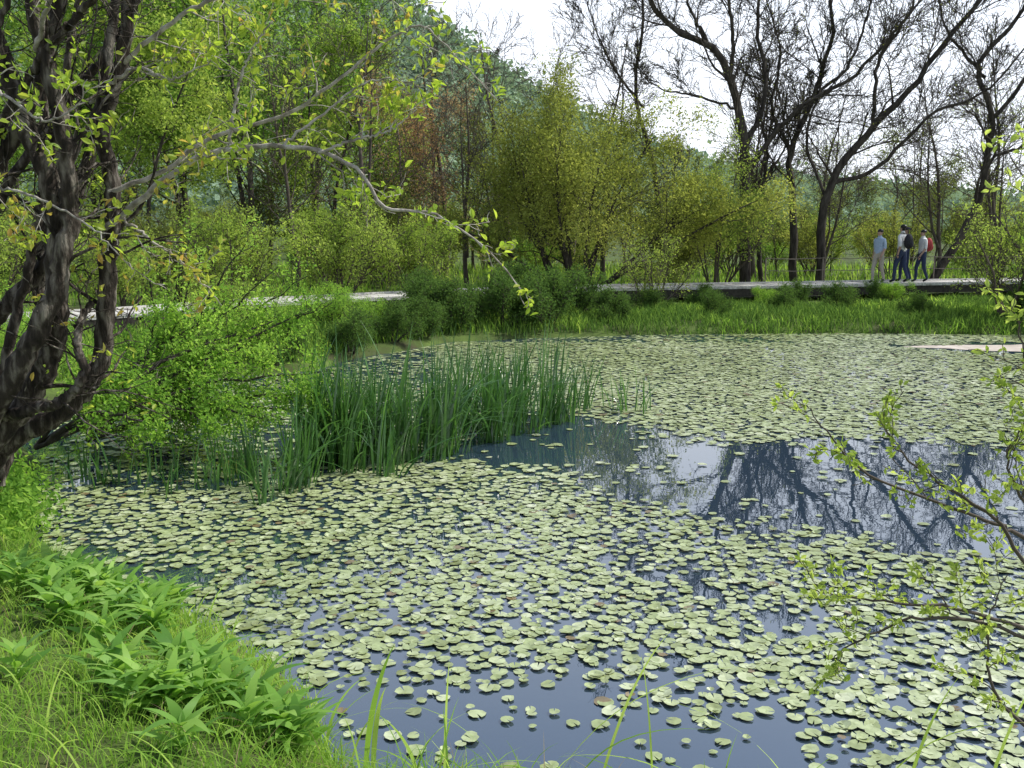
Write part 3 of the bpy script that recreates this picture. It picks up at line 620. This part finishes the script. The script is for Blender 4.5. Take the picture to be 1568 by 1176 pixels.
obj('tall_grass_tuft',build('tall_grass_tuft',[(V,F,0,np.clip(r+.2,0,1),True)],[M_grass]))
def broad(name,pts):
    parts=[]
    for x,y in pts:
        z=hz(x,y)
        for tier in range(3):
            k=random.randint(4,6); c=np.array([x,y,z+.02+.05*tier]); Q=np.repeat(c[None],k,0)
            az=np.arange(k)*2*np.pi/k+random.random()*6
            V,F,r=blades(Q,np.full(k,.13)*rng.uniform(.6,1.2,k),rng.uniform(.036,.06,k),rng.uniform(.5,1.1,k),rng.uniform(.3,.9,k),'leaf',8,az=az)
            parts.append((V,F,0,r,True))
    return build(name,parts,[M_broad])
g1=[(random.gauss(-2.35,.42),random.gauss(5.6,.3)) for _ in range(40)]
g2=[(random.gauss(-1.45,.33),random.gauss(4.3,.2)) for _ in range(30)]
ok=lambda L:[p for p in L if sdist(np.array([p]),POND)[0]>.08]
obj('broadleaf_plants',broad('broadleaf_plants',ok(g1)))
obj('broadleaf_plants.001',broad('broadleaf_plants.001',ok(g2)))

# ------------------------------------------------------------ budding shrub on the right, close
def budding():
    T=Tree(); pa=dict(K=[7,6,5,4],S=[5,5,4,3],w=[.12,.16,.2,.2],up=[.03,.03,.03,0],n=[5,3,0,0],ang=[.7,.8,.8,.8],lr=[.5,.5,.5,.5],leaf=1,max=2,rmin=.0014,t0=.2,rr=.6)
    b=(2.7,2.55,.35)
    L=[[(2.5,3.3,.9),(1.96,3.5,1.19),(1.75,3.5,1.43),(1.56,3.5,1.56),(1.38,3.5,1.69),(1.31,3.5,1.83)],
       [(2.4,3.3,.8),(1.92,3.5,1.0),(1.68,3.5,1.09),(1.45,3.5,1.12),(1.21,3.5,1.15),(1.09,3.5,1.17)],
       [(2.5,3.4,1.1),(1.96,3.6,1.31),(1.82,3.6,1.38),(1.64,3.6,1.45),(1.33,3.6,1.57),(1.19,3.6,1.69),(1.08,3.6,1.83)],
       [(2.5,3.3,1.4),(1.98,3.5,1.8),(1.82,3.5,2.0),(1.75,3.5,2.2)],
       [(2.4,3.3,.9),(1.95,3.4,1.35),(1.78,3.4,1.55),(1.72,3.4,1.7),(1.8,3.4,1.85)],
       [(2.4,3.3,.4),(1.92,3.5,.64),(1.78,3.5,.81),(1.75,3.5,1.04),(1.8,3.5,1.23)],
       [(2.4,3.3,.8),(1.9,3.5,.98),(1.56,3.5,1.07),(1.3,3.5,.99),(1.18,3.5,.9)],
       [(2.6,3.3,1.6),(2.05,3.5,2.25),(1.85,3.5,2.5),(1.68,3.5,2.74)],
       [(2.6,3.3,1.5),(2.1,3.6,2.0),(1.95,3.6,2.3),(1.86,3.6,2.6)]]
    for c in L: limb(T,[b]+c,.011,.002,34,6,pa,8,.26,.45,jit=.004,lev=0)
    lp=np.array(T.lp); lp=lp[rng.random(len(lp))<.5]
    V,F,r=leafcloud(lp,3,.006,.032,.5,.2,True,clump=4)
    return build('budding_shrub',T.mesh(0)+[(V,F,1,np.clip(r+.15,0,1),False)],[M_bark_mid,M_leaf_yel])
obj('budding_shrub',budding())

# ------------------------------------------------------------ people
M_skin=plain('skin',(.42,.27,.2),.5); M_hair=plain('hair_black',(.012,.01,.009),.4)
def person(loc,rz,shirt,pants,ph,hgt=1.65,pack=None,hat=None,look=0.):
    par=empty('walking_person',loc); par.rotation_euler=(0,0,rz); par.scale=(hgt/1.65,)*3
    s=.10*math.sin(ph)
    J={'pel':((0,0,.92),.13),'spi':((0,.0,1.08),.118),'che':((0,.01,1.26),.14),'nb':((0,0,1.39),.07),'nk':((0,.005,1.45),.05),
       'hl':((0,.02,1.51),.072),'hm':((0,.015,1.57),.085),'ht':((0,.005,1.625),.062)}
    E=[('pel','spi','S'),('spi','che','S'),('che','nb','S'),('nb','nk','K'),('nk','hl','K'),('hl','hm','K'),('hm','ht','K')]
    for sd,n in((1,'L'),(-1,'R')):
        q=s*sd
        J['sh'+n]=((.17*sd,0,1.345),.058);J['el'+n]=((.215*sd,-.04-q*.6,1.09),.043);J['wr'+n]=((.21*sd,.08-q*1.1,.88),.028);J['ha'+n]=((.205*sd,.1-q*1.2,.81),.03)
        J['hi'+n]=((.09*sd,0,.86),.095);J['kn'+n]=((.095*sd,.05+q*.9,.48),.062);J['an'+n]=((.095*sd,-.02+q*1.7,.09+.04*(q<0)),.043);J['to'+n]=((.1*sd,.13+q*1.7,.035+.01*(q<0)),.038)
        E+=[('che','sh'+n,'S'),('sh'+n,'el'+n,'S'),('el'+n,'wr'+n,'K'),('wr'+n,'ha'+n,'K'),('pel','hi'+n,'P'),('hi'+n,'kn'+n,'P'),('kn'+n,'an'+n,'P'),('an'+n,'to'+n,'H')]
    keys=list(J);ix={k:i for i,k in enumerate(keys)}
    me=bpy.data.meshes.new('body');me.from_pydata([J[k][0] for k in keys],[(ix[a],ix[b]) for a,b,_ in E],[])
    o=bpy.data.objects.new('body_tmp',me);COL.objects.link(o)
    md=o.modifiers.new('s','SKIN')
    for i,k in enumerate(keys):
        sv=me.skin_vertices[0].data[i]; r=J[k][1]; f=(1.25,.85) if k in('pel','spi','che') else (1,1)
        sv.radius=(r*f[0],r*f[1]); sv.use_root=(k=='pel')
    su=o.modifiers.new('u','SUBSURF');su.levels=2;su.render_levels=2
    bpy.context.view_layer.update()
    m2=bpy.data.meshes.new_from_object(o.evaluated_get(bpy.context.evaluated_depsgraph_get()))
    bpy.data.objects.remove(o)
    mats=[shirt,pants,M_skin,M_hair]; m2.materials.clear()
    for m in mats: m2.materials.append(m)
    lab={'S':0,'P':1,'K':2,'H':3}
    for p in m2.polygons:
        c=p.center;best=9;bl=0
        for a,b,l in E:
            A=Vector(J[a][0]);Bv=Vector(J[b][0]);d=Bv-A;t=max(0,min(1,(c-A).dot(d)/d.length_squared));x=(c-A-d*t).length/(J[a][1]+.02)
            if x<best: best=x;bl=lab[l]
        if c.z>1.60 or (c.z>1.50 and c.y<-.01): bl=3
        p.material_index=bl;p.use_smooth=True
    obj('body',m2,parent=par)
    D=Tree()
    for sd,n in((1,'L'),(-1,'R')):
        h=np.array(J['ha'+n][0])
        for f in range(4):
            x0=h+np.array([0,-.022+.015*f,-.02]); l=[.06,.07,.072,.055][f]
            D.add([tuple(x0),tuple(x0+[0,.003,-l*.4]),tuple(x0+[-.008*sd,.008,-l*.75]),tuple(x0+[-.018*sd,.01,-l])],[.0085,.008,.0075,.005],6)
        x0=h+np.array([-.005*sd,.022,.015]);D.add([tuple(x0),tuple(x0+[-.005*sd,.02,-.015]),tuple(x0+[-.008*sd,.03,-.035]),tuple(x0+[-.01*sd,.032,-.05])],[.011,.01,.009,.006],6)
        D.add([(.078*sd,.0,1.585),(.088*sd,-.005,1.575),(.086*sd,-.003,1.555),(.08*sd,.0,1.54)],[.008,.012,.011,.006],6)
    D.add([(0,.095,1.575),(0,.105,1.56),(0,.112,1.548),(0,.098,1.54)],[.006,.009,.012,.006],6)
    obj('fingers_ears_nose',build('d',D.mesh(0),[M_skin]),parent=par)
    def ell(c,r,mat,nm,zc=-1):
        import bmesh
        bm=bmesh.new();bmesh.ops.create_uvsphere(bm,u_segments=16,v_segments=10,radius=1)
        for v in bm.verts:
            if v.co.z<zc: v.co.z=zc
            v.co=Vector((c[0]+v.co.x*r[0],c[1]+v.co.y*r[1],c[2]+v.co.z*r[2]))
        mm=bpy.data.meshes.new(nm);bm.to_mesh(mm);bm.free();mm.materials.append(mat)
        for p in mm.polygons:p.use_smooth=True
        obj(nm,mm,parent=par)
    if hat: ell((0,.0,1.64),(.1,.11,.06),hat,'hat',-.3); ell((0,.03,1.625),(.14,.16,.012),hat,'hat_brim')
    else: ell((0,-.012,1.605),(.088,.098,.078),M_hair,'hair',-.35)
    if pack: ell((0,-.2,1.2),(.15,.11,.22),pack,'backpack'); ell((0,-.28,1.12),(.1,.06,.11),pack,'backpack_pocket')
cw=plain('cloth_white',(.7,.7,.68));cb=plain('cloth_navy',(.03,.045,.1));cl=plain('cloth_lightblue',(.36,.46,.6));cr=plain('cloth_red',(.4,.05,.05));cg=plain('cloth_beige',(.42,.38,.32));ck=plain('cloth_black',(.02,.02,.025))
person((11.2,30.9,.62),2.2,cl,cg,1.2,1.62)
person((11.95,31.05,.62),.6,cw,cb,-1.3,1.75,pack=ck)
person((12.25,31.5,.62),1.4,cb,cb,.9,1.66,hat=ck)
person((12.7,31.35,.62),1.7,cw,cb,1.0,1.60,pack=cr)

# ------------------------------------------------------------ camera, light, sky
cam=bpy.data.cameras.new('camera'); co=bpy.data.objects.new('camera',cam); COL.objects.link(co)
co.location=(0,0,2.5); co.rotation_euler=(math.radians(90-9.2),0,0); cam.lens=35.33; cam.sensor_width=36; cam.clip_end=3000; cam.clip_start=.05
SC.camera=co
az=math.radians(74); el=math.radians(50)
S=Vector((math.sin(az)*math.cos(el),math.cos(az)*math.cos(el),math.sin(el)))
sl=bpy.data.lights.new('sun','SUN'); sl.energy=5.0; sl.angle=math.radians(.53); sl.color=(1,.97,.9)
so=bpy.data.objects.new('sun',sl); so.rotation_euler=S.to_track_quat('Z','Y').to_euler(); so.location=(20,30,40); COL.objects.link(so)
w=bpy.data.worlds.new('World'); SC.world=w; w.use_nodes=True; N=w.node_tree.nodes; L=w.node_tree.links
sk=N.new('ShaderNodeTexSky'); sk.sky_type='NISHITA'; sk.sun_disc=False; sk.sun_elevation=el; sk.sun_rotation=az; sk.dust_density=1.2; sk.air_density=1.0; sk.ozone_density=1.5
tc=N.new('ShaderNodeTexCoord'); sx=N.new('ShaderNodeSeparateXYZ'); L.new(tc.outputs['Generated'],sx.inputs[0])
mr=N.new('ShaderNodeMapRange'); mr.interpolation_type='SMOOTHSTEP'; mr.inputs[1].default_value=.08; mr.inputs[2].default_value=.58; mr.inputs[3].default_value=.97; mr.inputs[4].default_value=0.08
L.new(sx.outputs['Z'],mr.inputs[0])
mx=N.new('ShaderNodeMix'); mx.data_type='RGBA'; L.new(mr.outputs[0],mx.inputs[0]); L.new(sk.outputs[0],mx.inputs[6]); mx.inputs[7].default_value=(9.2,9.7,10.6,1)
L.new(mx.outputs[2],N['Background'].inputs[0]); N['Background'].inputs[1].default_value=.15
SC.view_settings.view_transform='Standard'; SC.view_settings.look='None'; SC.view_settings.exposure=0
print('OBJS',len(bpy.data.objects),'POLYS',sum(len(m.polygons) for m in bpy.data.meshes))
